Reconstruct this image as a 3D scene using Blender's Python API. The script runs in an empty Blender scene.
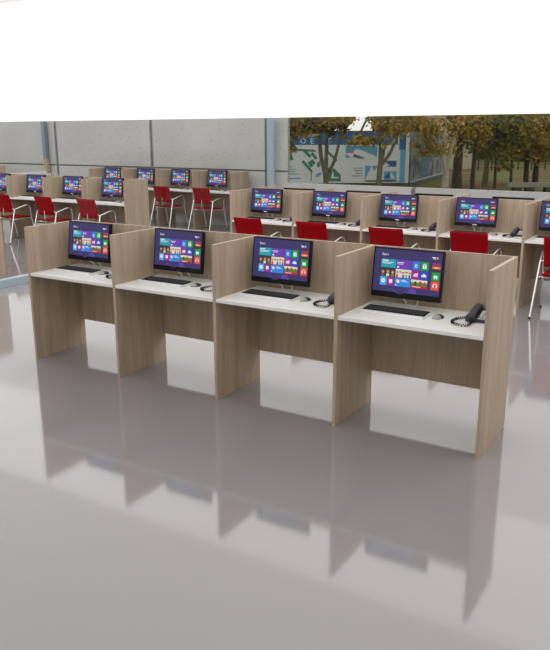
import bpy, bmesh, math, random
from mathutils import Vector, Matrix
PI = math.pi
SC = bpy.context.scene
COL = SC.collection

# ------------------------------------------------------------------ camera
CAM = Vector((5.051, -4.140, 1.938)); YAW = 0.5516; PIT = 0.2588; FPX = 725.2
cd = bpy.data.cameras.new('camera'); cam = bpy.data.objects.new('camera', cd); COL.objects.link(cam)
cam.matrix_world = Matrix.Translation(CAM) @ Matrix.Rotation(YAW, 4, 'Z') @ Matrix.Rotation(PI/2 - PIT, 4, 'X') @ Matrix.Rotation(-.0025, 4, 'Z')
cd.sensor_fit = 'VERTICAL'; cd.sensor_height = 24; cd.lens = FPX / 650 * 24; cd.clip_end = 400
SC.camera = cam
SC.view_settings.view_transform = 'Standard'; SC.view_settings.look = 'None'
SC.view_settings.exposure = 0; SC.view_settings.gamma = 1; SC.view_settings.use_curve_mapping = False
SC.cycles.use_denoising = True
SC.cycles.max_bounces = 10; SC.cycles.transparent_max_bounces = 24

# ------------------------------------------------------------------ materials
def mat(name, col, rough=.5, metal=0, spec=.5, coat=0):
    m = bpy.data.materials.new(name); m.use_nodes = True
    b = m.node_tree.nodes['Principled BSDF']
    b.inputs['Base Color'].default_value = (*col, 1); b.inputs['Roughness'].default_value = rough
    b.inputs['Metallic'].default_value = metal; b.inputs['Specular IOR Level'].default_value = spec
    b.inputs['Coat Weight'].default_value = coat
    return m
def nodes(m):
    nt = m.node_tree; return nt, nt.nodes, nt.links, nt.nodes['Principled BSDF']
def noise_col(m, c1, c2, scale=(1, 1, 1), nscale=5, detail=5, p0=.35, p1=.65, coord='Object', bump=0, rnd=False):
    nt, N, L, b = nodes(m)
    tc = N.new('ShaderNodeTexCoord'); mp = N.new('ShaderNodeMapping'); mp.inputs['Scale'].default_value = scale
    L.new(tc.outputs[coord], mp.inputs['Vector'])
    if rnd:
        oi = N.new('ShaderNodeObjectInfo'); mu = N.new('ShaderNodeMath'); mu.operation = 'MULTIPLY'; mu.inputs[1].default_value = 37
        cx = N.new('ShaderNodeCombineXYZ'); L.new(oi.outputs['Random'], mu.inputs[0]); L.new(mu.outputs[0], cx.inputs[0]); L.new(mu.outputs[0], cx.inputs[1])
        L.new(cx.outputs[0], mp.inputs['Location'])
    n = N.new('ShaderNodeTexNoise'); n.inputs['Scale'].default_value = nscale; n.inputs['Detail'].default_value = detail
    L.new(mp.outputs[0], n.inputs['Vector'])
    r = N.new('ShaderNodeValToRGB'); r.color_ramp.elements[0].position = p0; r.color_ramp.elements[1].position = p1
    r.color_ramp.elements[0].color = (*c1, 1); r.color_ramp.elements[1].color = (*c2, 1)
    L.new(n.outputs['Fac'], r.inputs[0]); L.new(r.outputs[0], b.inputs['Base Color'])
    if bump:
        bp = N.new('ShaderNodeBump'); bp.inputs['Strength'].default_value = bump; L.new(n.outputs['Fac'], bp.inputs['Height']); L.new(bp.outputs[0], b.inputs['Normal'])
    return m, n, r
def emis(name, col, s=1.0):
    m = mat(name, (.006, .006, .008), .3, spec=.2)
    b = m.node_tree.nodes['Principled BSDF']; b.inputs['Emission Color'].default_value = (*col, 1); b.inputs['Emission Strength'].default_value = s
    return m
def s2l(r, g, b):
    f = lambda c: (c/255/12.92) if c/255 <= .04045 else ((c/255+.055)/1.055)**2.4
    return (f(r), f(g), f(b))

WOOD = mat('grey_oak', (.4, .32, .24), .5, spec=.35)
def wood_nodes():
    nt, N, L, b = nodes(WOOD)
    tc = N.new('ShaderNodeTexCoord'); mp = N.new('ShaderNodeMapping'); mp.inputs['Scale'].default_value = (9, 9, .55)
    oi = N.new('ShaderNodeObjectInfo'); mu = N.new('ShaderNodeMath'); mu.operation = 'MULTIPLY'; mu.inputs[1].default_value = 41
    cx = N.new('ShaderNodeCombineXYZ'); L.new(oi.outputs['Random'], mu.inputs[0])
    for i in range(3): L.new(mu.outputs[0], cx.inputs[i])
    L.new(cx.outputs[0], mp.inputs['Location']); L.new(tc.outputs['Object'], mp.inputs['Vector'])
    a = N.new('ShaderNodeTexNoise'); a.inputs['Scale'].default_value = 1.6; a.inputs['Detail'].default_value = 4; a.inputs['Distortion'].default_value = .6
    f = N.new('ShaderNodeTexNoise'); f.inputs['Scale'].default_value = 9; f.inputs['Detail'].default_value = 5
    L.new(mp.outputs[0], a.inputs['Vector']); L.new(mp.outputs[0], f.inputs['Vector'])
    mx = N.new('ShaderNodeMix'); mx.inputs[0].default_value = .42
    L.new(a.outputs['Fac'], mx.inputs[2]); L.new(f.outputs['Fac'], mx.inputs[3])
    r = N.new('ShaderNodeValToRGB'); e = r.color_ramp.elements
    e[0].position = .36; e[0].color = (.37, .287, .202, 1); e[1].position = .66; e[1].color = (.50, .402, .296, 1)
    L.new(mx.outputs[0], r.inputs[0]); L.new(r.outputs[0], b.inputs['Base Color'])
wood_nodes()
WHITE_TOP = mat('white_laminate', (.80, .80, .78), .4, spec=.35)
BLACK = mat('black_plastic', (.007, .007, .008), .35, spec=.2)
BLACK_KEY = mat('black_keys', (.022, .022, .024), .5, spec=.3)
SILVER = mat('silver_plastic', (.84, .84, .85), .35, .1)
CHROME = mat('satin_chrome', (.78, .79, .8), .22, .85)
CLEAR_ROD = mat('pale_rod', (.88, .89, .90), .2)
RED = mat('red_upholstery', (.34, .004, .010), .7, spec=.08)
noise_col(RED, (.225, .001, .004), (.285, .0015, .006), nscale=180, detail=2)
RUBBER = mat('rubber', (.03, .03, .03), .7)
PHONE = mat('dark_grey_phone', (.062, .064, .074), .45, spec=.3)
PHONE_BTN = mat('pale_buttons', (.7, .71, .73), .4)
MOUSE_G = mat('dark_grey_mouse', (.045, .045, .05), .4, spec=.3)
MOUSE_L = mat('mid_grey_mouse', (.36, .36, .37), .4, spec=.3)
PAINT = mat('white_paint', (.78, .78, .77), .7)
noise_col(PAINT, (.76, .76, .75), (.80, .80, .79), nscale=3)
LOGO = mat('pale_logo', (.7, .7, .7), .3)
RAIL = mat('pale_blue_metal', (.36, .45, .51), .4, .1)
RAILD = mat('steel_blue_metal', (.22, .29, .34), .3, .3)

CONC = mat('concrete', (.4, .4, .39), .85, spec=.2)
def conc_nodes():
    nt, N, L, b = nodes(CONC)
    tc = N.new('ShaderNodeTexCoord')
    n = N.new('ShaderNodeTexNoise'); n.inputs['Scale'].default_value = 1.1; n.inputs['Detail'].default_value = 6
    v = N.new('ShaderNodeTexVoronoi'); v.inputs['Scale'].default_value = 9
    n2 = N.new('ShaderNodeTexNoise'); n2.inputs['Scale'].default_value = 6
    for q in (n, v, n2): L.new(tc.outputs['Object'], q.inputs['Vector'])
    r = N.new('ShaderNodeValToRGB'); r.color_ramp.elements[0].position = .3; r.color_ramp.elements[1].position = .7
    r.color_ramp.elements[0].color = (.495, .495, .485, 1); r.color_ramp.elements[1].color = (.56, .56, .55, 1)
    L.new(n.outputs['Fac'], r.inputs[0])
    pr = N.new('ShaderNodeValToRGB'); pr.color_ramp.elements[0].position = .10; pr.color_ramp.elements[1].position = .17
    pr.color_ramp.elements[0].color = (.66, .66, .66, 1); pr.color_ramp.elements[1].color = (1, 1, 1, 1)
    L.new(v.outputs['Distance'], pr.inputs[0])
    mx = N.new('ShaderNodeMix'); mx.data_type = 'RGBA'; mx.blend_type = 'MULTIPLY'; mx.inputs[0].default_value = 1
    L.new(r.outputs[0], mx.inputs[6]); L.new(pr.outputs[0], mx.inputs[7]); L.new(mx.outputs[2], b.inputs['Base Color'])
conc_nodes()
JOINT = mat('joint_grey', (.20, .20, .195), .9)

FLOOR = mat('polished_floor', (.42, .41, .42), .1, spec=.5)
def floor_nodes():
    nt, N, L, b = nodes(FLOOR)
    tc = N.new('ShaderNodeTexCoord')
    n = N.new('ShaderNodeTexNoise'); n.inputs['Scale'].default_value = .7; n.inputs['Detail'].default_value = 3
    L.new(tc.outputs['Object'], n.inputs['Vector'])
    r = N.new('ShaderNodeValToRGB'); r.color_ramp.elements[0].color = (.255, .238, .242, 1); r.color_ramp.elements[1].color = (.275, .258, .265, 1)
    L.new(n.outputs['Fac'], r.inputs[0]); L.new(r.outputs[0], b.inputs['Base Color'])
    b.inputs['Roughness'].default_value = .075; b.inputs['IOR'].default_value = 1.9
floor_nodes()

def glass(name, tint, refl=1.0):
    m = bpy.data.materials.new(name); m.use_nodes = True; nt = m.node_tree; N = nt.nodes; L = nt.links
    N.remove(N['Principled BSDF']); out = N['Material Output']
    t = N.new('ShaderNodeBsdfTransparent'); t.inputs[0].default_value = (*tint, 1)
    g = N.new('ShaderNodeBsdfGlossy'); g.inputs['Roughness'].default_value = .0
    fr = N.new('ShaderNodeFresnel'); fr.inputs[0].default_value = 1.45
    mu = N.new('ShaderNodeMath'); mu.operation = 'MULTIPLY'; mu.inputs[1].default_value = refl
    mx = N.new('ShaderNodeMixShader'); L.new(fr.outputs[0], mu.inputs[0]); L.new(mu.outputs[0], mx.inputs[0])
    L.new(t.outputs[0], mx.inputs[1]); L.new(g.outputs[0], mx.inputs[2]); L.new(mx.outputs[0], out.inputs[0])
    return m
GLASS_WIN = glass('tinted_window_glass', (.66, .66, .64), .35)
GLASS_PART = glass('clear_partition_glass', (.985, .99, .99), .04)

CEIL = bpy.data.materials.new('added_glow_ceiling'); CEIL.use_nodes = True  # glow added to the ceiling to whiten it and light the room
b_ = CEIL.node_tree.nodes['Principled BSDF']; b_.inputs['Base Color'].default_value = (.85, .85, .85, 1)
b_.inputs['Emission Color'].default_value = (1, .985, .965, 1); b_.inputs['Emission Strength'].default_value = 1.15

b_.inputs['Emission Strength'].default_value = .97
CEILB = CEIL.copy(); CEILB.name = 'bright_added_glow_ceiling'; CEILB.node_tree.nodes['Principled BSDF'].inputs['Emission Strength'].default_value = 1.55  # stronger glow added over the aisle to throw desk shadows forward
CEILF = CEIL.copy(); CEILF.name = 'dim_added_glow_ceiling'; CEILF.node_tree.nodes['Principled BSDF'].inputs['Emission Strength'].default_value = .6  # weaker glow added out of view to lift the desk fronts

# ------------------------------------------------------------------ mesh helpers
class MB:
    def __init__(s): s.v = []; s.f = []; s.mi = []; s.sm = []
    def add(s, vs, fs, mi=0, smooth=False):
        o = len(s.v); s.v += [tuple(p) for p in vs]
        for f in fs: s.f.append([i + o for i in f]); s.mi.append(mi); s.sm.append(smooth)
    def bm(s, bm, mi=0, smooth=False):
        bm.verts.index_update(); s.add([v.co.copy() for v in bm.verts], [[v.index for v in f.verts] for f in bm.faces], mi, smooth); bm.free()
    def box(s, x0, x1, y0, y1, z0, z1, mi=0, bev=0, M=None):
        bm = bmesh.new(); bmesh.ops.create_cube(bm, size=1)
        for v in bm.verts:
            v.co = Vector(((x0+x1)/2 + v.co.x*(x1-x0), (y0+y1)/2 + v.co.y*(y1-y0), (z0+z1)/2 + v.co.z*(z1-z0)))
        if bev: bmesh.ops.bevel(bm, geom=list(bm.edges), offset=bev, segments=2, affect='EDGES', profile=.6)
        if M is not None: bmesh.ops.transform(bm, matrix=M, verts=bm.verts)
        s.bm(bm, mi)
    def tube(s, pts, r, seg=10, mi=0, sub=0, rs=None):
        pts = [Vector(p) for p in pts]
        if sub:
            q = []; P = [pts[0]*2 - pts[1]] + pts + [pts[-1]*2 - pts[-2]]
            for i in range(1, len(P)-2):
                for k in range(sub):
                    t = k/sub; a, b, c, d = P[i-1], P[i], P[i+1], P[i+2]
                    q.append(.5*((2*b) + (c-a)*t + (2*a-5*b+4*c-d)*t*t + (3*b-a-3*c+d)*t**3))
            q.append(pts[-1]); pts = q
        n = len(pts); T = [(pts[min(i+1, n-1)] - pts[max(i-1, 0)]).normalized() for i in range(n)]
        u = T[0].orthogonal().normalized(); vs = []
        for i in range(n):
            u = (u - T[i]*u.dot(T[i])).normalized(); w = T[i].cross(u)
            rr = r if rs is None else rs[min(len(rs)-1, int(round(i/(n-1)*(len(rs)-1))))]
            for k in range(seg):
                a = 2*PI*k/seg; vs.append(pts[i] + (u*math.cos(a) + w*math.sin(a))*rr)
        fs = [[i*seg+k, i*seg+(k+1) % seg, (i+1)*seg+(k+1) % seg, (i+1)*seg+k] for i in range(n-1) for k in range(seg)]
        s.add(vs, fs, mi, True)
        s.add(vs[:seg], [list(range(seg))[::-1]], mi); s.add(vs[-seg:], [list(range(seg))], mi)
    def loft(s, rings, mi=0, smooth=True, cap=True):
        m = len(rings[0]); vs = [p for r in rings for p in r]
        fs = [[i*m+k, i*m+(k+1) % m, (i+1)*m+(k+1) % m, (i+1)*m+k] for i in range(len(rings)-1) for k in range(m)]
        if cap: fs += [list(range(m))[::-1], [(len(rings)-1)*m+k for k in range(m)]]
        s.add(vs, fs, mi, smooth)
    def prism(s, poly, y0, y1, mi=0, axis='y'):
        f = {'y': lambda p, t: (p[0], t, p[1]), 'z': lambda p, t: (p[0], p[1], t), 'x': lambda p, t: (t, p[0], p[1])}[axis]
        n = len(poly); vs = [f(p, y0) for p in poly] + [f(p, y1) for p in poly]
        fs = [list(range(n)), [n+k for k in range(n)][::-1]] + [[k, n+k, n+(k+1) % n, (k+1) % n] for k in range(n)]
        s.add(vs, fs, mi)
    def disc(s, c, r, y, mi=0, n=14, a0=0, a1=2*PI, rin=0):
        pts = [(c[0] + r*math.cos(a0+(a1-a0)*k/n), y, c[1] + r*math.sin(a0+(a1-a0)*k/n)) for k in range(n+1)]
        if rin: pts += [(c[0] + rin*math.cos(a0+(a1-a0)*k/n), y, c[1] + rin*math.sin(a0+(a1-a0)*k/n)) for k in range(n, -1, -1)]; 
        if rin:
            m = n+1; s.add(pts, [[k, k+1, 2*m-2-k, 2*m-1-k] for k in range(n)], mi)
        else: s.add(pts, [list(range(len(pts)))], mi)
    def build(s, name, mats, parent=None, smooth_angle=None):
        me = bpy.data.meshes.new(name); me.from_pydata(s.v, [], s.f)
        if not isinstance(mats, (list, tuple)): mats = [mats]
        for m in mats: me.materials.append(m)
        for p, i, sm in zip(me.polygons, s.mi, s.sm): p.material_index = i; p.use_smooth = sm
        bm = bmesh.new(); bm.from_mesh(me); bmesh.ops.recalc_face_normals(bm, faces=bm.faces); bm.to_mesh(me); bm.free()
        me.update(); o = bpy.data.objects.new(name, me); COL.objects.link(o)
        if parent: o.parent = parent
        return o
_tc = {}
def text_poly(txt, size):
    k = (txt, size)
    if k not in _tc:
        cu = bpy.data.curves.new('t', 'FONT'); cu.body = txt; cu.size = size; cu.resolution_u = 3
        o = bpy.data.objects.new('t', cu); COL.objects.link(o)
        bpy.context.view_layer.update()
        me = bpy.data.meshes.new_from_object(o.evaluated_get(bpy.context.evaluated_depsgraph_get()))
        _tc[k] = ([v.co.copy() for v in me.vertices], [list(p.vertices) for p in me.polygons])
        bpy.data.objects.remove(o); bpy.data.curves.remove(cu); bpy.data.meshes.remove(me)
    return _tc[k]
def add_text(mb, txt, x, z, y, size, mi):          # lettering on a vertical face looking to -y
    vs, fs = text_poly(txt, size); mb.add([(x + v.x, y, z + v.y) for v in vs], fs, mi)
def empty(name, loc, rz=0):
    o = bpy.data.objects.new(name, None); o.empty_display_size = .1; COL.objects.link(o); o.location = loc; o.rotation_euler = (0, 0, rz); return o
def tag(o, label, cat, group=None, kind=None):
    o['label'] = label; o['category'] = cat
    if group: o['group'] = group
    if kind: o['kind'] = kind
    return o
def struct(o): o['kind'] = 'structure'; return o
def dup(root, loc, rz, label, group):
    r = root.copy(); COL.objects.link(r); r.location = loc; r.rotation_euler = (0, 0, rz); r['label'] = label; r['group'] = group
    for ch in list(root.children):
        c = ch.copy(); COL.objects.link(c); c.parent = r
        for g in ch.children:
            d = g.copy(); COL.objects.link(d); d.parent = c
    return r
class Kind:            # first use moves the prototype itself, later uses copy it
    def __init__(s, root, cat): s.root = root; s.cat = cat; s.used = False
    def put(s, loc, rz, label, group):
        if s.used: return dup(s.root, loc, rz, label, group)
        s.used = True; s.root.location = loc; s.root.rotation_euler = (0, 0, rz); return tag(s.root, label, s.cat, group)

# ------------------------------------------------------------------ prototypes
W = .9861; T = .025; DEP = .59; HT = 1.171
def make_carrel(ended):
    r = empty('study_carrel', (0, 0, 0))
    m = MB(); m.box(0, T, 0, DEP, 0, HT, bev=.0015); m.build('side_panel', WOOD, r)
    m = MB(); m.box(T, W, .572, DEP, .2425, HT, bev=.0015); m.build('back_panel', WOOD, r)
    m = MB(); m.box(T+.0005, W-.0005, 0.003, .572, .75, .775, bev=.002); m.build('worktop', WHITE_TOP, r)
    if ended:
        m = MB(); m.box(W, W+T, 0, DEP, 0, HT, bev=.0015); m.build('side_panel', WOOD, r)
    return r
carrel = Kind(make_carrel(False), 'study desk'); carrel_end = Kind(make_carrel(True), 'study desk')

C = {k: emis('screen_' + k, s2l(*v), .92) for k, v in dict(
    bg=(62, 55, 104), swirl=(92, 70, 160), white=(235, 238, 245), teal=(38, 160, 175), purple=(112, 66, 176), blue=(50, 122, 214), green=(34, 158, 52),
    sun1=(240, 130, 90), sun2=(150, 60, 90), magenta=(160, 44, 150), dblue=(46, 84, 190), orange=(232, 84, 50), cyan=(70, 170, 222), lblue=(52, 136, 222),
    skin=(205, 160, 130), dark=(66, 56, 50), brown=(120, 84, 66), pale=(225, 215, 200), crimson=(196, 30, 60), lawn=(96, 130, 62), yellow=(240, 196, 50)).items()}
CK = list(C); CI = {k: i for i, k in enumerate(CK)}
MW, MH = .494, .338
def make_screen(m):
    x0, x1, z0, z1 = -MW/2+.010, MW/2-.010, -MH/2+.040, MH/2-.011
    w, h = x1-x0, z1-z0; Y = -.0162
    X = lambda u: x0+u*w
    Z = lambda v: z1-v*h
    def q(u0, u1, v0, v1, k, d=1): m.add([(X(u0), Y-d*.0004, Z(v1)), (X(u1), Y-d*.0004, Z(v1)), (X(u1), Y-d*.0004, Z(v0)), (X(u0), Y-d*.0004, Z(v0))], [[0, 1, 2, 3]], CI[k])
    q(0, 1, 0, 1, 'bg', 0)
    m.disc((X(.42), Z(.86)), .05, Y-.0002, CI['swirl'], 16, PI*1.1, PI*1.9, .045)
    m.disc((X(.60), Z(1.0)), .035, Y-.0002, CI['swirl'], 16, 0, PI)
    m.disc((X(.28), Z(1.0)), .022, Y-.0002, CI['swirl'], 16, 0, PI, .017)
    add_text(m, 'Start', X(.105), Z(.155), Y-.0006, .025, CI['white'])
    q(.855, .91, .105, .125, 'white'); q(.865, .91, .135, .147, 'white'); q(.92, .945, .10, .15, 'skin')
    A, B, D = (.235, .435), (.45, .645), (.66, .86)
    q(.105, .328, *A, 'teal'); q(.12, .21, .26, .285, 'white', 2); q(.12, .29, .305, .318, 'white', 2); q(.12, .26, .335, .346, 'white', 2)
    q(.335, .57, *A, 'purple'); q(.35, .45, .29, .305, 'white', 2); q(.35, .44, .325, .336, 'white', 2); q(.35, .38, .385, .42, 'white', 2); q(.53, .555, .26, .40, 'swirl', 2)
    q(.58, .69, *A, 'blue'); add_text(m, 'e', X(.605), Z(.385), Y-.0009, .052, CI['white'])
    q(.70, .815, *A, 'green'); q(.73, .785, .31, .39, 'white', 2); m.disc((X(.757), Z(.31)), .011, Y-.0009, CI['white'], 10, 0, PI, .007); q(.752, .763, .325, .375, 'green', 3)
    q(.87, .985, A[0], .32, 'sun2'); q(.87, .985, .32, .37, 'sun1'); q(.87, .985, .37, A[1], 'dark'); q(.90, .95, .33, .36, 'yellow', 2)
    # photo tiles: rows of small heads over clothes
    for (u0, u1, n, bg, sh) in ((.105, .328, 3, 'dark', ('brown', 'pale', 'lawn')), (.335, .57, 5, 'pale', ('crimson', 'pale', 'brown', 'cyan', 'brown'))):
        q(u0, u1, *B, bg)
        for i in range(n):
            cu = u0 + (i+.5)*(u1-u0)/n; rr = .011 if n == 3 else .008
            q(cu-.3*(u1-u0)/n, cu+.3*(u1-u0)/n, .575, B[1], sh[i], 2)
            m.disc((X(cu), Z(.535 - .01*(i % 2))), rr, Y-.0012, CI['skin'], 10)
            m.disc((X(cu), Z(.535 - .01*(i % 2))), rr*1.15, Y-.0013, CI['brown'], 8, .1, PI-.1, rr*.55)
    q(.58, .69, *B, 'magenta')
    for i in range(3): q(.605+i*.022, .622+i*.022, .53-.012*i, .59, 'white', 2)
    q(.70, .815, *B, 'dblue')
    for dx, dz, rr in ((-.010, 0, .007), (0, .005, .010), (.011, 0, .007)): m.disc((X(.757)+dx, Z(.56)+dz), rr, Y-.0009-.0001*rr, CI['white'], 10)
    q(.735, .782, .56, .583, 'white', 3)
    q(.87, .985, *B, 'green'); q(.90, .955, .52, .575, 'white', 2); q(.90, .92, .57, .60, 'white', 2); q(.935, .955, .57, .60, 'white', 2)
    q(.105, .208, *D, 'cyan')
    for k in range(6): m.disc((X(.156)+.010*math.cos(k*PI/3), Z(.75)+.010*math.sin(k*PI/3)), .006, Y-.0009-.00003*k, CI['white'], 8)
    m.disc((X(.156), Z(.75)), .006, Y-.0013, CI['yellow'], 8)
    q(.218, .324, *D, 'magenta'); q(.245, .295, .71, .79, 'white', 2); m.add([(X(.258), Y-.0009, Z(.79)), (X(.27), Y-.0009, Z(.79)), (X(.258), Y-.0009, Z(.825))], [[0, 1, 2]], CI['white'])
    q(.333, .565, *D, 'lblue'); m.disc((X(.375), Z(.73)), .011, Y-.0009, CI['yellow'], 10); m.disc((X(.385), Z(.745)), .010, Y-.0011, CI['white'], 10); q(.43, .50, .70, .715, 'white', 2); q(.43, .53, .73, .742, 'white', 2); q(.34, .36, .82, .84, 'white', 2)
    q(.575, .815, *D, 'lawn'); q(.575, .815, D[0], .72, 'pale', 2); q(.575, .815, .80, D[1], 'crimson', 2); q(.63, .66, .70, .79, 'dark', 3); q(.70, .73, .69, .78, 'brown', 3); q(.77, .79, .70, .78, 'crimson', 3); q(.60, .72, .82, .832, 'white', 3)
    q(.87, .985, *D, 'orange'); m.disc((X(.928), Z(.765)), .017, Y-.0009, CI['white'], 12, -.2, PI+.2, .013); q(.897, .912, .755, .80, 'white', 2); q(.944, .959, .755, .80, 'white', 2)
def make_monitor(logo):
    r = empty('computer_monitor', (0, 0, 0)); tl = Matrix.Translation((0, 0, .2435)) @ Matrix.Rotation(-.13, 4, 'X')
    m = MB(); m.box(-MW/2, MW/2, -.016, .022, -MH/2, MH/2, bev=.004, M=tl); body = m.build('monitor_body', BLACK, r)
    m = MB(); m.box(-.14, .14, .022, .040, -.11, .11, bev=.006, M=tl); m.build('back_cover', BLACK, body)
    m = MB(); make_screen(m)
    m.v = [tuple(tl @ Vector(p)) for p in m.v]; sc = m.build('screen', [C[k] for k in CK], r)
    if logo:
        m = MB(); m.box(-.026, .026, -.0172, -.0158, -MH/2+.014, -MH/2+.026, M=tl); m.build('logo', LOGO, body)
    a = tl @ Vector((0, .012, -MH/2+.004))
    m = MB()
    m.tube([(-.022, a.y, a.z), (-.024, a.y+.05, .05), (-.025, a.y+.088, .006), (.045, a.y+.088, .006), (.066, a.y+.05, .05), (.088, a.y, a.z)], .0046, 8)
    m.build('stand', CLEAR_ROD, r)
    return r
monitor = Kind(make_monitor(False), 'computer monitor'); monitor_l = Kind(make_monitor(True), 'computer monitor')

def make_keyboard():
    r = empty('keyboard', (0, 0, 0))
    m = MB(); prof = [(-.084, .001), (.082, .001), (.082, .019), (-.046, .014), (-.079, .012), (-.084, .009)]
    m.prism([(y, z) for y, z in prof], -.222, .222, axis='x'); base = m.build('keyboard_base', SILVER, r)
    m = MB(); m.prism([(-.046, .0142), (.079, .0190), (.079, .0200), (-.046, .0150)], -.219, .219, axis='x'); m.build('key_plate', BLACK, r)
    m = MB(); x_of = lambda i, n: -.212 + .424*i/n
    for row in range(6):
        y0 = -.041 + row*.0195; zz = .0160 + row*.00088
        cells = [(i, i+1) for i in range(19)] if row else [(0, 1.4), (1.6, 2.6), (2.8, 8.6), (8.8, 9.8), (10, 11), (11.2, 14), (14.2, 16), (16.2, 17.4), (17.6, 19)]
        for a, b in cells: m.box(x_of(a+.08, 19), x_of(b-.08, 19), y0, y0+.0155, zz-.002, zz+.004)
    nk = len(m.f)
    for row in range(1, 5):
        for i in range(19): m.box(x_of(i+.25, 19), x_of(i+.55, 19), -.041+row*.0195+.006, -.041+row*.0195+.0115, .0160+row*.00088+.0038, .0160+row*.00088+.0043, 1)
    m.build('keys', [BLACK_KEY, MOUSE_L], r)
    return r
keyboard = Kind(make_keyboard(), 'keyboard')

def make_mouse():
    r = empty('computer_mouse', (0, 0, 0))
    def shell(y0, y1, n, name, material):
        m = MB(); rings = []
        for i in range(n+1):
            y = y0 + (y1-y0)*i/n; t = min(1, abs(y)/.052); k = math.sqrt(max(.02, 1-t**2.6)); w = .031*k; h = .023*k*(1 - .15*(y/.05))
            rings.append([(w*math.copysign(abs(math.cos(a))**.8, math.cos(a)), y, .001 + max(0, h*math.sin(a))) for a in [PI*j/12 for j in range(13)]])
        m.loft(rings); return m.build(name, material, r)
    shell(-.0515, -.014, 8, 'palm_shell', MOUSE_L); shell(-.014, .0515, 8, 'button_shell', MOUSE_G)
    m = MB(); m.tube([(-.003, .026, .0160), (.003, .026, .0160)], .006, 10); m.build('scroll_wheel', BLACK, r)
    return r
mouse = Kind(make_mouse(), 'mouse')

def make_phone():
    r = empty('desk_phone', (0, 0, 0))       # origin under the handset side; base to the right
    m = MB(); m.prism([(-.07, .001), (.125, .001), (.125, .060), (.095, .064), (-.07, .020)], -.03, .14, axis='x'); base = m.build('phone_base', PHONE, r)
    sl = math.atan2(.044, .165); M = Matrix.Translation((0, -.07, .020)) @ Matrix.Rotation(sl, 4, 'X')
    m = MB()
    for i in range(4):
        for j in range(3): m.box(.048+j*.026, .069+j*.026, .03+i*.024, .047+i*.024, 0, .006, bev=.0012, M=M)
    for j in range(4): m.box(.046+j*.019, .061+j*.019, .008, .018, 0, .005, M=M)
    m.build('keypad', PHONE_BTN, r)
    m = MB(); m.box(.046, .128, .128, .160, 0, .004, M=M); m.build('display', MOUSE_G, base)
    # handset arching over the left of the base, along y
    m = MB(); rings = []
    for i in range(17):
        t = i/16; y = -.095 + .185*t; k = math.sin(PI*t); z = .032 + .030*t + .016*k**.8
        w = .023 + .005*abs(2*t-1)**2; th = .017 + .011*abs(2*t-1)**3
        rings.append([(.010 + w*math.copysign(abs(math.cos(a))**.6, math.cos(a)), y, z + th*math.copysign(abs(math.sin(a))**.7, math.sin(a))) for a in [2*PI*q/14 for q in range(14)]])
    m.loft(rings); hs = m.build('handset', PHONE, r)
    # coiled cord from the handset front to the base, looping over the desk to the left
    path = [Vector(p) for p in ((.016, -.098, .030), (.030, -.150, .016), (.016, -.205, .010), (-.040, -.205, .010), (-.085, -.165, .010), (-.095, -.105, .010), (-.085, -.055, .010), (-.06, -.01, .010), (-.032, .01, .014))]
    P = [path[0]*2-path[1]] + path + [path[-1]*2-path[-2]]; q = []
    for i in range(1, len(P)-2):
        for k in range(28):
            t = k/28; a, b, c, d = P[i-1], P[i], P[i+1], P[i+2]
            q.append(.5*((2*b) + (c-a)*t + (2*a-5*b+4*c-d)*t*t + (3*b-a-3*c+d)*t**3))
    co = []; n = len(q); turns = 25
    for i in range(n-1):
        d = (q[i+1]-q[i]).normalized(); u = d.cross(Vector((0, 0, 1))).normalized(); w = u.cross(d); a = 2*PI*turns*i/n
        co.append(q[i] + (u*math.cos(a) + w*math.sin(a))*.0066)
    m = MB(); m.tube(co, .0029, 5); m.build('coiled_cord', BLACK, r)
    return r
phone = Kind(make_phone(), 'telephone')

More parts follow.
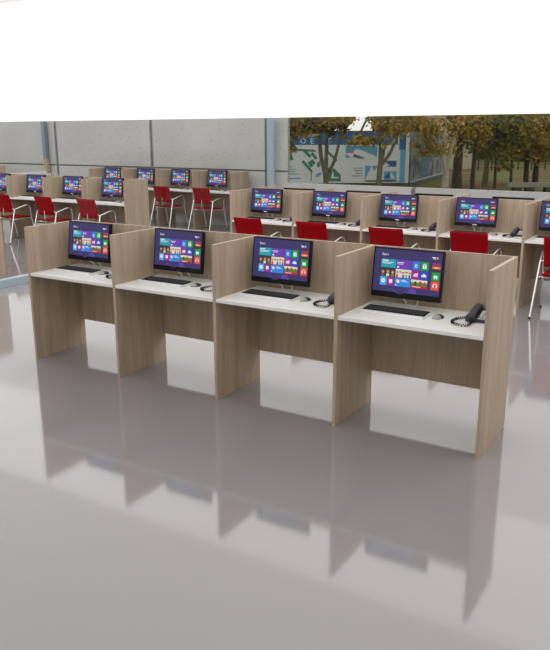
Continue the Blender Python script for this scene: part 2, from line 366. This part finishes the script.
def make_chair():
    r = empty('armchair', (0, 0, 0)); R = .0115
    for s in (-1, 1):
        m = MB(); m.tube([(s*.268, -.325, .012), (s*.258, -.250, .25), (s*.245, -.165, .52), (s*.240, -.140, .615)], R, 10, sub=4); lg = m.build('leg', CHROME, r)
        m = MB(); m.tube([(s*.268, -.3285, 0), (s*.268, -.322, .022)], .0135, 10); m.build('rubber_foot', RUBBER, lg)
        m = MB(); m.tube([(s*.268, .300, .012), (s*.265, .25, .25), (s*.262, .205, .455)], R, 10, sub=4); lg = m.build('leg', CHROME, r)
        m = MB(); m.tube([(s*.268, .3025, 0), (s*.268, .298, .022)], .0135, 10); m.build('rubber_foot', RUBBER, lg)
        m = MB(); m.tube([(s*.240, -.140, .605), (s*.252, -.04, .632), (s*.262, .07, .660), (s*.266, .135, .664), (s*.266, .178, .640), (s*.264, .197, .585), (s*.262, .204, .52), (s*.262, .205, .45)], R, 10, sub=5); m.build('armrest', CHROME, r)
    m = MB()
    for s in (-1, 1): m.tube([(s*.249, -.195, .425), (s*.262, .209, .43)], .009, 8)
    m.tube([(-.25, -.10, .425), (.25, -.10, .425)], .009, 8); m.tube([(-.26, .15, .427), (.26, .15, .427)], .009, 8)
    m.build('seat_frame', CHROME, r)
    m = MB(); rings = []
    for i in range(15):
        t = i/14; y = -.20 + .44*t; zc = .462 - .018*math.sin(PI*t*.9) - .022*max(0, (t-.75)/.25)**2 + .006
        k = 1 if .04 < t < .96 else .93; w = (.212 + .008*t)*k; th = .015 if .03 < t < .97 else .008
        rings.append([(w*math.copysign(abs(math.cos(a))**.25, math.cos(a)), y, zc + th*math.copysign(abs(math.sin(a))**.5, math.sin(a))) for a in [2*PI*(q+.5)/24 for q in range(24)]])
    m.loft(rings); m.build('seat', RED, r)
    m = MB(); rings = []
    for i in range(13):
        t = i/12; z = .553 + .325*t; yc = -.150 - .075*t + .03*math.sin(PI*t)*.5
        w = (.203 + .012*t)*(1 if 0 < i < 12 else .97); th = .013 if 0 < i < 12 else .007
        ring = []
        for a in [2*PI*(q+.5)/28 for q in range(28)]:
            cx = math.copysign(abs(math.cos(a))**.3, math.cos(a)); sy = math.copysign(abs(math.sin(a))**.6, math.sin(a))
            ring.append((w*cx, yc + th*sy - .035*(1 - abs(cx)**2), z))
        rings.append(ring)
    m.loft(rings); m.build('backrest', RED, r)
    for s in (-1, 1):
        m = MB(); m.tube([(s*.238, -.137, .60), (s*.195, -.158, .62)], .007, 8); m.build('side_bracket', CHROME, r)
    m = MB(); m.tube([(0, -.10, .43), (0, -.165, .445), (0, -.195, .52), (0, -.19, .63)], .009, 8, sub=4)
    m.build('back_bracket', CHROME, r)
    return r
chair = Kind(make_chair(), 'chair')

# ------------------------------------------------------------------ rows of study carrels
ORD = ['leftmost', 'second from left', 'third from left', 'fourth from left', 'fifth from left']
def fit(x, y, k, dx, dy, z=0, rz=0): return (x + k*W + dx, y + dy, z)
ROWS = dict(
    front=dict(x=0, y=0, n=4, txt='the front row', g='front row', logo=False, phones=(0, 1, 2, 3), end=True),
    window=dict(x=-.7625, y=4.1325, n=5, txt='the row below the window', g='window row', logo=True, phones=(0, 1, 2, 3, 4), end=True),
    glass=dict(x=-7.498, y=5.016, n=4, txt='the row behind the glass', g='glass partition row', logo=True, phones=(), end=True),
    wall=dict(x=-7.370, y=7.98, n=4, txt='the concrete wall row', g='concrete wall row', logo=True, phones=(), end=True))
for key, R in ROWS.items():
    for k in range(R['n']):
        last = k == R['n']-1
        what = 'rightmost' if last else ORD[k]
        if key == 'front' and k == 3: d = 'grey oak study carrel at the near right end of the front row, outer panel bare'
        else: d = f'grey oak study carrel with white worktop, {what} in {R["txt"]}'
        (carrel_end if last else carrel).put(fit(R['x'], R['y'], k, 0, 0), 0, d, 'study carrels of the ' + R['g'])
        jx = (0, .012, -.004, .0)[k % 4]*(key == 'front')
        (monitor_l if R['logo'] else monitor).put(fit(R['x'], R['y'], k, .334+jx, .42, .775), 0, f'black computer monitor with tiled screen, {what} in {R["txt"]}', 'computer monitors of the ' + R['g'])
        keyboard.put(fit(R['x'], R['y'], k, .315, .272, .775), 0, f'black and silver keyboard on white worktop, {what} in {R["txt"]}', 'keyboards of the ' + R['g'])
        mouse.put(fit(R['x'], R['y'], k, .605, .297, .775), -.15, f'grey and silver mouse beside the keyboard, {what} in {R["txt"]}', 'computer mice of the ' + R['g'])
        if k in R['phones']: phone.put(fit(R['x'], R['y'], k, .81, .375, .775), 0, f'dark grey desk phone with coiled cord, {what} in {R["txt"]}', 'desk phones of the ' + R['g'])
# the carrels that stand back to back with the window row and face the window
R = ROWS['window']
for k in range(5):
    first = k == 0
    what = ORD[k] if k < 4 else 'rightmost'
    (carrel_end if first else carrel).put((R['x'] + k*W + W + T, R['y'] + 2*DEP, 0), PI, f'oak carrel facing the window, backed onto the window row, {what} of those', 'carrels facing the window')
    monitor.put((R['x'] + k*W + W + T - .334, R['y'] + 2*DEP - .42, .775), PI, f'monitor facing the window, only its black top edge showing, {what} of those', 'monitors facing the window')
# single carrels cut off by the left edge of the view
carrel_end.put((-4.574, 1.95, 0), 0, 'oak carrel at the left picture edge, just beyond the glass partition rail', 'carrels at the left edge')
carrel_end.put((-11.2, 7.36, 0), 0, 'small distant oak carrel at the left edge behind the far glass screen', 'carrels at the left edge')

CH = [('window', 0, .56, 3.93, 0), ('window', 1, .51, 3.94, 0), ('window', 2, .54, 3.88, 0), ('window', 3, .49, 4.0, 0), ('window', 4, .50, 4.05, .03),
      ('glass', 1, .34, 4.83, 0), ('glass', 2, .42, 4.85, 0), ('glass', 3, .46, 4.87, 0), ('wall', 2, .41, 7.88, 0), ('wall', 3, .44, 7.90, 0)]
cnt = {}; tot = {'window': 5, 'glass': 3, 'wall': 2}
for key, k, dx, y, rz in CH:
    i = cnt.get(key, 0); cnt[key] = i+1
    what = 'left one of two' if key == 'wall' and i == 0 else 'right one of two' if key == 'wall' else ('leftmost' if i == 0 else 'rightmost' if i == tot[key]-1 else ['', 'second', 'middle' if key == 'window' else '', 'fourth'][i] if key == 'window' else 'middle')
    chair.put((ROWS[key]['x'] + k*W + dx, y, 0), rz, f'red armchair with silver tube frame, {what} at {ROWS[key]["txt"]}', 'red chairs of the ' + ROWS[key]['g'])

# ------------------------------------------------------------------ room
X0, X1, Y0, Y1, ZC = -14.5, 7.5, -8.0, 8.72, 2.235
def slab(name, *a, mats=PAINT): m = MB(); m.box(*a); return struct(m.build(name, mats))
slab('floor', X0, X1, Y0, Y1, -.15, 0, mats=FLOOR)
slab('ceiling', X0, X1, -2.9, 1.3, ZC, ZC+.12, mats=CEIL)
slab('ceiling_aisle', X0, X1, 1.3, 3.5, ZC, ZC+.12, mats=CEILB)  # separate section added to carry the stronger glow
slab('ceiling_rear', X0, X1, 3.5, Y1, ZC, ZC+.12, mats=CEIL)
slab('ceiling_front', X0, X1, Y0, -2.9, ZC, ZC+.12, mats=CEILF)
slab('wall_left', X0-.15, X0, Y0, Y1, -.15, ZC)
slab('wall_right', X1, X1+.15, Y0, Y1, -.15, ZC)
slab('wall_front', X0, X1, Y0-.15, Y0, -.15, ZC)
# back wall: concrete panels with grooves, window opening from x=-2.51 to the right
m = MB(); WX = -2.575; SILL = .962; G = .04
m.box(X0, WX-.03, Y1+.03, Y1+.12, -.15, ZC, 1); m.box(WX-.03, X1, Y1+.03, Y1+.12, -.15, SILL-.02, 1)
js = [X0-.05, -12.22, -9.18, -6.115, -3.055, WX+.05]
for a, b in zip(js[:-1], js[1:]):
    b_ = WX if b > WX else b-.045; a_ = max(X0, a+.045)
    m.box(a_, b_, Y1, Y1+.12-.001*(b_ == WX), 0, 1.17, 0); m.box(a_, b_, Y1, Y1+.12, 1.205, ZC, 0)
js = [WX-.045, .13, 3.18, 6.23, X1+.045]
for a, b in zip(js[:-1], js[1:]): m.box(a+.045 if a > WX else WX, min(b-.045, X1), Y1, Y1+.12, 0, SILL, 0)
struct(m.build('wall_back', [CONC, JOINT]))
m = MB(); m.box(WX, X1, Y1+.05, Y1+.062, SILL, ZC); struct(m.build('window_1', GLASS_WIN))

# glass partition closing with a round post at the back wall
gp = tag(empty('glass_partition', (-2.85, 4.0, 0)), 'clear glass partition with pale blue floor rail and round blue post beside the window', 'glass partition')
m = MB(); m.box(-.006, .006, -5.5, 4.46, .10, 2.23); m.build('glass_pane', GLASS_PART, gp)
m = MB(); m.box(-.05, .05, -5.5, 4.46, 0, .10, bev=.004); m.build('floor_rail', RAIL, gp)
m = MB(); m.tube([(0, 4.56, 0), (0, 4.56, 2.232)], .082, 24); m.build('post', RAIL, gp)
# second glass screen on a low wall further left
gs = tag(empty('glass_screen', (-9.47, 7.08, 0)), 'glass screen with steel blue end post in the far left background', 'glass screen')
m = MB(); m.box(-.006, .006, -3.0, 1.50, 1.03, 2.23); m.build('glass_pane', GLASS_PART, gs)
m = MB(); m.box(-.05, .05, -3.0, 1.50, .985, 1.03, bev=.003); m.build('bottom_rail', SILVER, gs)
m = MB(); m.box(-.05, .05, 1.50, 1.60, 1.33, 2.23, bev=.004); m.build('end_post', RAILD, gs)
m = MB(); m.box(-.05, .05, 1.50, 1.60, 1.0, 1.33, bev=.004); m.build('post_reflection', WOOD, gs)  # lower post in wood colour, imitating desk wood reflected on it
m = MB(); m.box(-9.51, -9.43, 4.0, 8.70, 0, .985); struct(m.build('wall_low', PAINT))

# ------------------------------------------------------------------ outdoors
FH = Vector((-math.sin(YAW), math.cos(YAW), 0)); RH = Vector((math.cos(YAW), math.sin(YAW), 0))
FW = FH*math.cos(PIT) - Vector((0, 0, math.sin(PIT))); UP = RH.cross(FW)
GZ = -1.0
def at(u, v, D):                               # the place seen at (u, v), D metres away
    d = FW + RH*(u-275)/FPX - UP*(v-325)/FPX; return CAM + d*(D/d.dot(FH))
def lat(u, v, D): p = at(u, v, D) - CAM; return p.dot(RH), p.z + CAM.z
def gnd(u, D): p = at(u, 150, D); return Vector((p.x, p.y, GZ))

GROUND = mat('autumn_ground', (.1, .09, .05), .95, spec=.1)
_, n_, r_ = noise_col(GROUND, (.17, .10, .055), (.15, .17, .05), nscale=.35, detail=6, p0=.42, p1=.58)
m = MB(); m.box(-90, 70, Y1+.25, 130, GZ-.2, GZ); struct(m.build('ground', GROUND))

PV = dict(white=mat('banner_white', (.66, .69, .71), .6), blue=mat('banner_blue', s2l(36, 100, 150), .6), sky=mat('banner_sky', s2l(90, 150, 185), .6), sea=mat('banner_light_blue', s2l(100, 165, 205), .6),
          green=mat('banner_green', s2l(66, 122, 96), .6), navy=mat('banner_navy', s2l(50, 70, 120), .6), brown=mat('base_brown', s2l(96, 88, 74), .9),
          grey=mat('mural_grey', s2l(100, 100, 104), .8), letter=mat('banner_letters', (.75, .78, .8), .6), red=mat('banner_red', s2l(190, 60, 70), .6), pale=mat('banner_pale', s2l(170, 186, 196), .6), roof=mat('pavilion_roof', s2l(120, 96, 84), .8))
noise_col(PV['grey'], s2l(70, 72, 78), s2l(150, 150, 152), nscale=1.2, detail=4)
PK = list(PV); PI_ = {k: i for i, k in enumerate(PK)}
D0 = 40.0
o0 = gnd(275, D0)
pav = tag(empty('pavilion', o0, YAW), 'long pavilion covered with a blue and white banner outside the window, behind trees', 'pavilion')
L = lambda u, v: lat(u, v, D0)
x0, zt = L(262, 132); x1, zb = L(408.5, 183.2); zt -= GZ; zb -= GZ
m = MB(); m.box(x0, x1, .05, 4.0, 0, zt-.02, 0); m.build('wall', [PV['brown']], pav)
m = MB(); m.box(x0-.1, x1+.1, -.03, 4.1, zt-.02, zt+.06); m.build('roof_edge', [PV['roof']], pav)
m = MB(); m.box(x0, x1, 0, .05, zb, zt-.02, PI_['white'])
def pq(u0, u1, v0, v1, k, d=1):
    a, za = L(u0, v1); b, zb_ = L(u1, v0); m.add([(a, -.004*d, za-GZ), (b, -.004*d, za-GZ), (b, -.004*d, zb_-GZ), (a, -.004*d, zb_-GZ)], [[0, 1, 2, 3]], PI_[k])
def pp(pts, k, d=2): m.add([(L(*p)[0], -.004*d, L(*p)[1]-GZ) for p in pts], [list(range(len(pts)))], PI_[k])
pq(262, 399, 132.5, 145, 'blue'); pq(399.5, 407, 133, 183, 'sea', 2); pq(399.5, 407, 133, 150, 'blue', 3)
for ch, u in (('O', 300.5), ('E', 310.5), ('I', 319.5), ('T', 327)):
    a, za = L(u, 143.6); add_text(m, ch, a, za-GZ, -.02, .40, PI_['letter'])
for ch, u in (('HE', 297), ('LAPCE', 309), ('ALL', 329), ('V', 372)):
    a, za = L(u, 136.8 if ch != 'V' else 138.3); add_text(m, ch, a, za-GZ, -.02, .2 if ch != 'V' else .34, PI_['letter'])
# site plan in green, pictures of boats on blue
pp([(287, 148), (316, 150), (316, 152), (287, 150.5)], 'green'); pp([(286, 153), (291, 150), (294, 160), (286, 161)], 'green')
pp([(302, 162), (312, 173), (313.5, 171.5), (304, 160)], 'green'); pp([(303, 151), (310, 158), (312, 156), (306, 150)], 'green')
pp([(313, 152), (318, 158), (315.5, 160), (311, 154)], 'green'); pp([(308, 163), (313, 159), (316, 163), (311, 168)], 'green'); pp([(317, 163), (320, 161), (321, 166), (318, 168)], 'green')
pp([(327, 149), (338, 160), (336.5, 162), (325.5, 151)], 'green'); pp([(311, 172), (312, 172), (312, 181), (311, 181)], 'green')
pp([(328, 176), (334, 168), (341, 175), (341, 181.5), (328, 181.5)], 'green'); pp([(333, 172), (334, 172), (334, 177), (339, 177), (339, 178.5), (331, 178.5)], 'white', 3)
for i, w_ in enumerate((6, 9, 8, 12)): pq(287, 287+w_, 166.5+i*2.4, 167.3+i*2.4, 'sky')
pq(287, 301, 178, 179.2, 'sky'); pp([(316, 175), (321, 172), (322, 174), (317, 178)], 'sky')
pq(346, 378, 146, 158, 'sky'); pp([(346, 154), (358, 149), (378, 157), (368, 160), (352, 158)], 'white'); pp([(348, 152), (354, 151), (354, 153), (348, 153)], 'red', 3); pp([(354, 154), (366, 158), (362, 159.5), (353, 157)], 'grey', 3)
for i, w_ in enumerate((9, 9, 7, 11)): pq(363-w_, 363, 168+i*2.6, 168.7+i*2.6, 'navy')
pq(365, 380, 166, 182, 'sky'); pp([(365, 181), (372, 166), (379, 181)], 'white'); pp([(374, 172), (380, 164), (380, 180), (376, 180)], 'white', 3)
pq(386.5, 397, 161, 167, 'blue'); pp([(386.5, 163), (390, 165.5), (386.5, 167)], 'white', 2); pq(384, 397, 171.5, 180.5, 'sea'); pp([(384, 178), (390, 172), (390, 178.5)], 'navy', 2); pp([(391, 172), (395.5, 179), (391, 179)], 'white', 2); pq(365, 397, 180.4, 182, 'grey', 3)
m.build('banner', [PV[k] for k in PK], pav)
# mural wing running back from the corner
e = at(443, 174, 49.5); e.z = GZ; c0 = o0 + RH*(x1-.0) + Vector((0, 0, 0)); c0.z = GZ
wl = (e-c0).length; wa = math.atan2(e.y-c0.y, e.x-c0.x)
wing = tag(empty('wingwall', c0 + Vector((.03, .1, 0)), wa), 'blue and grey mural hoarding running back from the banner corner, behind the pale trunk', 'wingwall')
m = MB(); m.box(.03, wl, 0, .2, .3, 3.0); m.build('board', PV['grey'], wing)
m = MB(); m.box(.03, wl, -.03, .2, 0, .3); m.build('plinth', PV['brown'], wing)
m = MB(); m.box(wl*.26, wl*.5, -.02, 0, .4, 2.95); m.build('mural_panel', mat('mural_teal', s2l(82, 118, 132), .8), wing)
m = MB(); m.box(.06, wl, -.05, -.02, .3, .38); m.build('trim', PV['pale'], wing)
# pale house further back
hs0 = gnd(440, 62)
house = tag(empty('house', hs0, YAW), 'pale beige house with a grey window far behind the tree trunks', 'house')
hx = lambda u: lat(u, 150, 62)[0] - lat(440, 150, 62)[0]
m = MB(); m.box(hx(440), hx(473), 0, 6, 0, 4.6); m.build('wall', mat('house_beige', s2l(190, 180, 150), .8), house)
m = MB(); m.box(hx(439), hx(474), -.3, 6.3, 4.6, 5.0); m.build('roof', PV['roof'], house)
m = MB(); m.box(hx(466), hx(469.5), -.04, 0, 1.6, 3.6); f_ = m.build('window', mat('house_window', s2l(110, 112, 112), .4), house)
m = MB(); m.box(hx(465.4), hx(466), -.06, 0, 1.5, 3.7); m.box(hx(469.5), hx(470), -.06, 0, 1.5, 3.7); m.build('window_frame', PV['pale'], house)

# trees
def leaf_mat(name, cols):
    mm = mat(name, (.2, .2, .05), .7, spec=.15); nt, N, Lk, b = nodes(mm)
    g = N.new('ShaderNodeNewGeometry'); r = N.new('ShaderNodeValToRGB'); r.color_ramp.interpolation = 'LINEAR'
    e = r.color_ramp.elements; e[0].position = 0; e[0].color = (*s2l(*cols[0]), 1); e[1].position = 1; e[1].color = (*s2l(*cols[-1]), 1)
    for i, c in enumerate(cols[1:-1]): q = e.new((i+1)/(len(cols)-1)); q.color = (*s2l(*c), 1)
    Lk.new(g.outputs['Random Per Island'], r.inputs[0]); Lk.new(r.outputs[0], b.inputs['Base Color'])
    return mm
LEAF = dict(gold=leaf_mat('gold_leaves', [(108, 106, 48), (162, 140, 54), (182, 154, 60), (136, 120, 50)]),
            mix=leaf_mat('mixed_leaves', [(78, 96, 48), (104, 112, 52), (150, 130, 52), (176, 132, 52)]),
            green=leaf_mat('green_leaves', [(70, 78, 34), (94, 100, 40), (122, 114, 44), (150, 128, 46)]),
            rust=leaf_mat('rust_leaves', [(96, 94, 42), (146, 124, 48), (168, 136, 50), (110, 100, 44)]))
BARK = dict(grey=mat('grey_bark', s2l(104, 98, 84), .95), dark=mat('dark_bark', s2l(62, 58, 50), .95), pale=mat('pale_bark', s2l(160, 154, 142), .95))
for k, (a, b) in dict(grey=((84, 78, 66), (124, 116, 98)), dark=((48, 44, 38), (80, 72, 60)), pale=((140, 132, 120), (186, 180, 168))).items(): noise_col(BARK[k], s2l(*a), s2l(*b), scale=(6, 6, 1.2), nscale=3, bump=.3)
rng = random.Random(4)
def tree(D, base, stems, crowns, bark, leaf, label, name='deciduous_tree', size=.2):
    o = gnd(base, D); t = tag(empty(name, o), label, 'tree', 'trees outside the window')
    m = MB()
    for st in stems:
        pts = [at(u, v, D) - o + FH*dz for (u, v, r, dz) in st]; px = D/FPX
        if st[0][1] > 183: pts[0].z = -.05
        m.tube(pts, .1, 10, sub=4, rs=[q[2]*px for q in st])
    # limbs into each crown
    top = at(stems[0][-1][0], stems[0][-1][1], D) - o
    for (u, v, ru, rv, n) in crowns:
        c = at(u, v, D) - o; m.tube([top, (top+c)/2 + Vector((0, 0, .15)), c], .05, 6, sub=3)
    m.build('trunk', BARK[bark], t)
    m = MB()
    for (u, v, ru, rv, n) in crowns:
        c = at(u, v, D) - o; sx = ru*D/FPX; sz = rv*D/FPX; sub = [(rng.gauss(0, .5), rng.gauss(0, .5), rng.gauss(0, .45)) for _ in range(max(4, n//45))]
        for _ in range(n):
            s = rng.choice(sub); p = [s[i] + rng.gauss(0, .22) for i in range(3)]
            pos = c + RH*p[0]*sx + FH*p[1]*sx*.9 + Vector((0, 0, p[2]*sz))
            if pos.z < 1.0: pos.z = 1.0 + rng.random()*.5
            a = Vector((rng.gauss(0, 1), rng.gauss(0, 1), rng.gauss(0, 1))).normalized(); b = a.orthogonal().normalized(); b.rotate(Matrix.Rotation(rng.random()*6.3, 3, a)); cc = a.cross(b)
            l = size*rng.uniform(.6, 1.2); w = l*.6
            m.add([pos - b*l*.5, pos + cc*w*.45 + a*l*.08, pos + b*l*.5, pos - cc*w*.45 + a*l*.08], [[0, 1, 2, 3]])
    m.build('foliage', LEAF[leaf], t)
tree(34, 326, [[(326, 196, 3.0, 0), (326, 176, 2.6, 0), (322, 160, 2.0, 0), (320.5, 140, 1.8, .2), (320, 100, 1.4, .3)], [(326, 176, 2.2, 0), (327, 150, 1.9, 0), (328, 128, 1.6, 0), (326, 100, 1.2, 0)], [(327, 174, 2, 0), (333, 164, 1.6, -.2), (338, 146, 1.4, -.4), (341, 125, 1.2, -.5), (342, 100, 1, -.5)]],
     [(297, 122, 15, 8, 700), (318, 123, 17, 7, 700), (335, 122, 12, 8, 450), (300, 118, 24, 15, 1500), (292, 138, 9, 12, 240), (322, 116, 20, 13, 1000), (342, 130, 8, 14, 160)], 'grey', 'mix', 'three-stemmed autumn tree in front of the green map on the banner', size=.25)
tree(33, 379, [[(378, 196, 3.2, 0), (380, 172, 2.8, 0), (381, 155, 2.2, 0), (382, 130, 2.0, 0), (380, 100, 1.6, 0)], [(380, 166, 2.2, 0), (388, 156, 1.7, -.2), (394, 143, 1.5, -.3), (402, 120, 1.2, -.4)], [(382, 160, 1.6, 0), (386, 148, 1.1, .2), (391, 130, 1.0, .3)]],
     [(345, 120, 14, 12, 500), (356, 143, 16, 9, 190), (378, 118, 20, 14, 520), (400, 120, 18, 18, 800), (372, 140, 10, 9, 110), (392, 105, 20, 10, 400)], 'grey', 'gold', 'yellow-leaved tree forking before the sailing boats on the banner')
tree(35.5, 446, [[(445, 192, 3.4, 0), (446, 172, 2.9, 0), (443, 158, 2.2, 0), (439, 140, 1.6, 0), (436, 118, 1.2, 0)], [(446, 170, 2.6, 0), (450, 155, 2.2, 0), (455, 138, 1.8, 0), (460, 118, 1.2, 0)]],
     [(420, 124, 20, 16, 800), (432, 146, 16, 12, 300), (452, 126, 18, 16, 600), (428, 158, 10, 7, 70)], 'pale', 'gold', 'pale-barked forked tree in front of the mural wall', size=.22)
tree(36.5, 457, [[(457, 192, 5, 0), (458, 165, 4.4, 0), (461, 140, 3.8, 0), (462, 110, 3, 0)]], [(468, 118, 22, 18, 1100), (478, 138, 14, 14, 400)], 'dark', 'rust', 'thick dark trunk tree beside the pale forked tree', size=.24)
tree(38, 474, [[(472, 190, 2.2, 0), (474, 165, 2.0, 0), (477, 140, 1.7, 0), (479, 110, 1.3, 0)]], [(480, 130, 18, 20, 900), (492, 150, 14, 10, 300)], 'dark', 'green', 'slim dark tree right of the beige house', size=.26)
tree(41.5, 487, [[(485, 186, 3.0, 0), (487, 165, 2.4, 0), (489, 140, 2, 0), (490, 110, 1.6, 0)]], [(495, 125, 24, 24, 1300)], 'grey', 'green', 'grey trunk tree rising from brown leaf litter', size=.3)
tree(39.5, 496, [[(495, 187, 1.5, 0), (496, 165, 1.3, 0), (497, 140, 1.2, 0), (498, 110, 1, 0)]], [(508, 134, 22, 22, 1200)], 'dark', 'green', 'thin black-trunked tree left of the bench', size=.3)
tree(41, 512, [[(511, 186, 1.4, 0), (512, 165, 1.2, 0), (513, 140, 1, 0), (514, 110, 1, 0)]], [(522, 145, 24, 16, 1100), (515, 122, 22, 16, 900)], 'dark', 'rust', 'thin tree at the left end of the bench', size=.28)
tree(41.8, 527, [[(526, 186, 2.6, 0), (527, 165, 2.4, 0), (528, 140, 2, 0), (529, 110, 1.5, 0)]], [(535, 128, 22, 20, 1300)], 'dark', 'rust', 'dark tree standing behind the middle of the bench', size=.28)
tree(42.6, 537, [[(535, 186, 3, 0), (537, 165, 2.6, 0), (541, 140, 2, 0), (545, 110, 1.5, 0)]], [(555, 130, 26, 28, 1500)], 'dark', 'green', 'leaning dark tree at the right edge of the view', size=.3)

# thickets closing the park behind the trees
def thicket(u, v, ru, rv, D, n, leaf, label):
    o = gnd(u, D); t = tag(empty('thicket', o), label, 'bushes', 'thickets at the back of the park'); m = MB()
    c = at(u, v, D) - o; sx = ru*D/FPX; sz = rv*D/FPX
    for _ in range(n):
        while 1:
            p = [rng.uniform(-1, 1) for _ in range(3)]
            if p[0]**2 + p[2]**2 < 1: break
        pos = c + RH*p[0]*sx + FH*p[1]*2.2 + Vector((0, 0, p[2]*sz)); pos.z = max(.1, pos.z)
        a = Vector((rng.gauss(0, 1), rng.gauss(0, 1), rng.gauss(0, 1))).normalized(); b = a.orthogonal().normalized(); cc = a.cross(b); l = rng.uniform(.5, 1.0)
        m.add([pos - b*l*.5, pos + cc*l*.35 + a*l*.08, pos + b*l*.5, pos - cc*l*.35 + a*l*.08], [[0, 1, 2, 3]])
    m.build('foliage', LEAF[leaf], t)
    m = MB()
    for k in range(5): m.tube([(RH*(k-2)*sx*.35)+Vector((0, 0, -.05)), RH*(k-2)*sx*.4 + Vector((0, 0, c.z))], .14, 6)
    m.build('stems', BARK['dark'], t)
thicket(425, 130, 48, 34, 76, 2600, 'rust', 'brown-green thicket behind the mural wall')
thicket(492, 140, 34, 38, 84, 3200, 'green', 'dark green thicket behind the thin tree trunks')
thicket(550, 140, 36, 38, 78, 3200, 'green', 'dark green thicket at the right edge of the park')

thicket(300, 116, 40, 16, 58, 1800, 'green', 'green treetops showing above the left end of the pavilion roof')
thicket(416, 112, 22, 16, 56.5, 900, 'rust', 'brown treetops showing above the mural hoarding')
thicket(625, 140, 40, 38, 80, 2400, 'rust', 'brown thicket beyond the right end of the bench')

# bench made of a rail on dark blocks, fence behind
b0 = gnd(510, 36.5); bn = tag(empty('bench', b0, YAW), 'long grey board bench on dark blocks at the right of the park', 'bench')
bw = lambda u: lat(u, 180, 36.5)[0] - lat(510, 180, 36.5)[0]
bz = lat(520, 185.3, 36.5)[1] - GZ; 
m = MB(); m.box(bw(510), bw(565), -.2, .2, bz-.12, bz+.1, bev=.01); m.build('board', mat('weathered_board', s2l(140, 136, 128), .9), bn)
for u0, u1 in ((516, 524), (529, 537), (548, 556)):
    m = MB(); m.box(bw(u0), bw(u1), -.2, .2, -.02, bz-.12, bev=.02); m.build('support_block', BARK['dark'], bn)
f0 = gnd(500, 60); fn = tag(empty('fence', f0, YAW), 'thin dark mesh fence across the far grass behind the bench', 'fence')
fw = lambda u: lat(u, 170, 60)[0] - lat(500, 170, 60)[0]
m = MB()
for i in range(9): m.box(fw(478), fw(565), -.012, .012, .2+i*.22, .225+i*.22)
m.build('wires', BARK['dark'], fn)
for k in range(7):
    m = MB(); x = fw(480) + k*(fw(560)-fw(480))/6; m.box(x-.04, x+.04, -.04, .04, -.05, 2.2); m.build('fence_post', BARK['dark'], fn)

# ------------------------------------------------------------------ daylight
w = bpy.data.worlds.new('sky'); SC.world = w; w.use_nodes = True
bg = w.node_tree.nodes['Background']; bg.inputs[0].default_value = (.86, .88, .88, 1); bg.inputs[1].default_value = 2.3
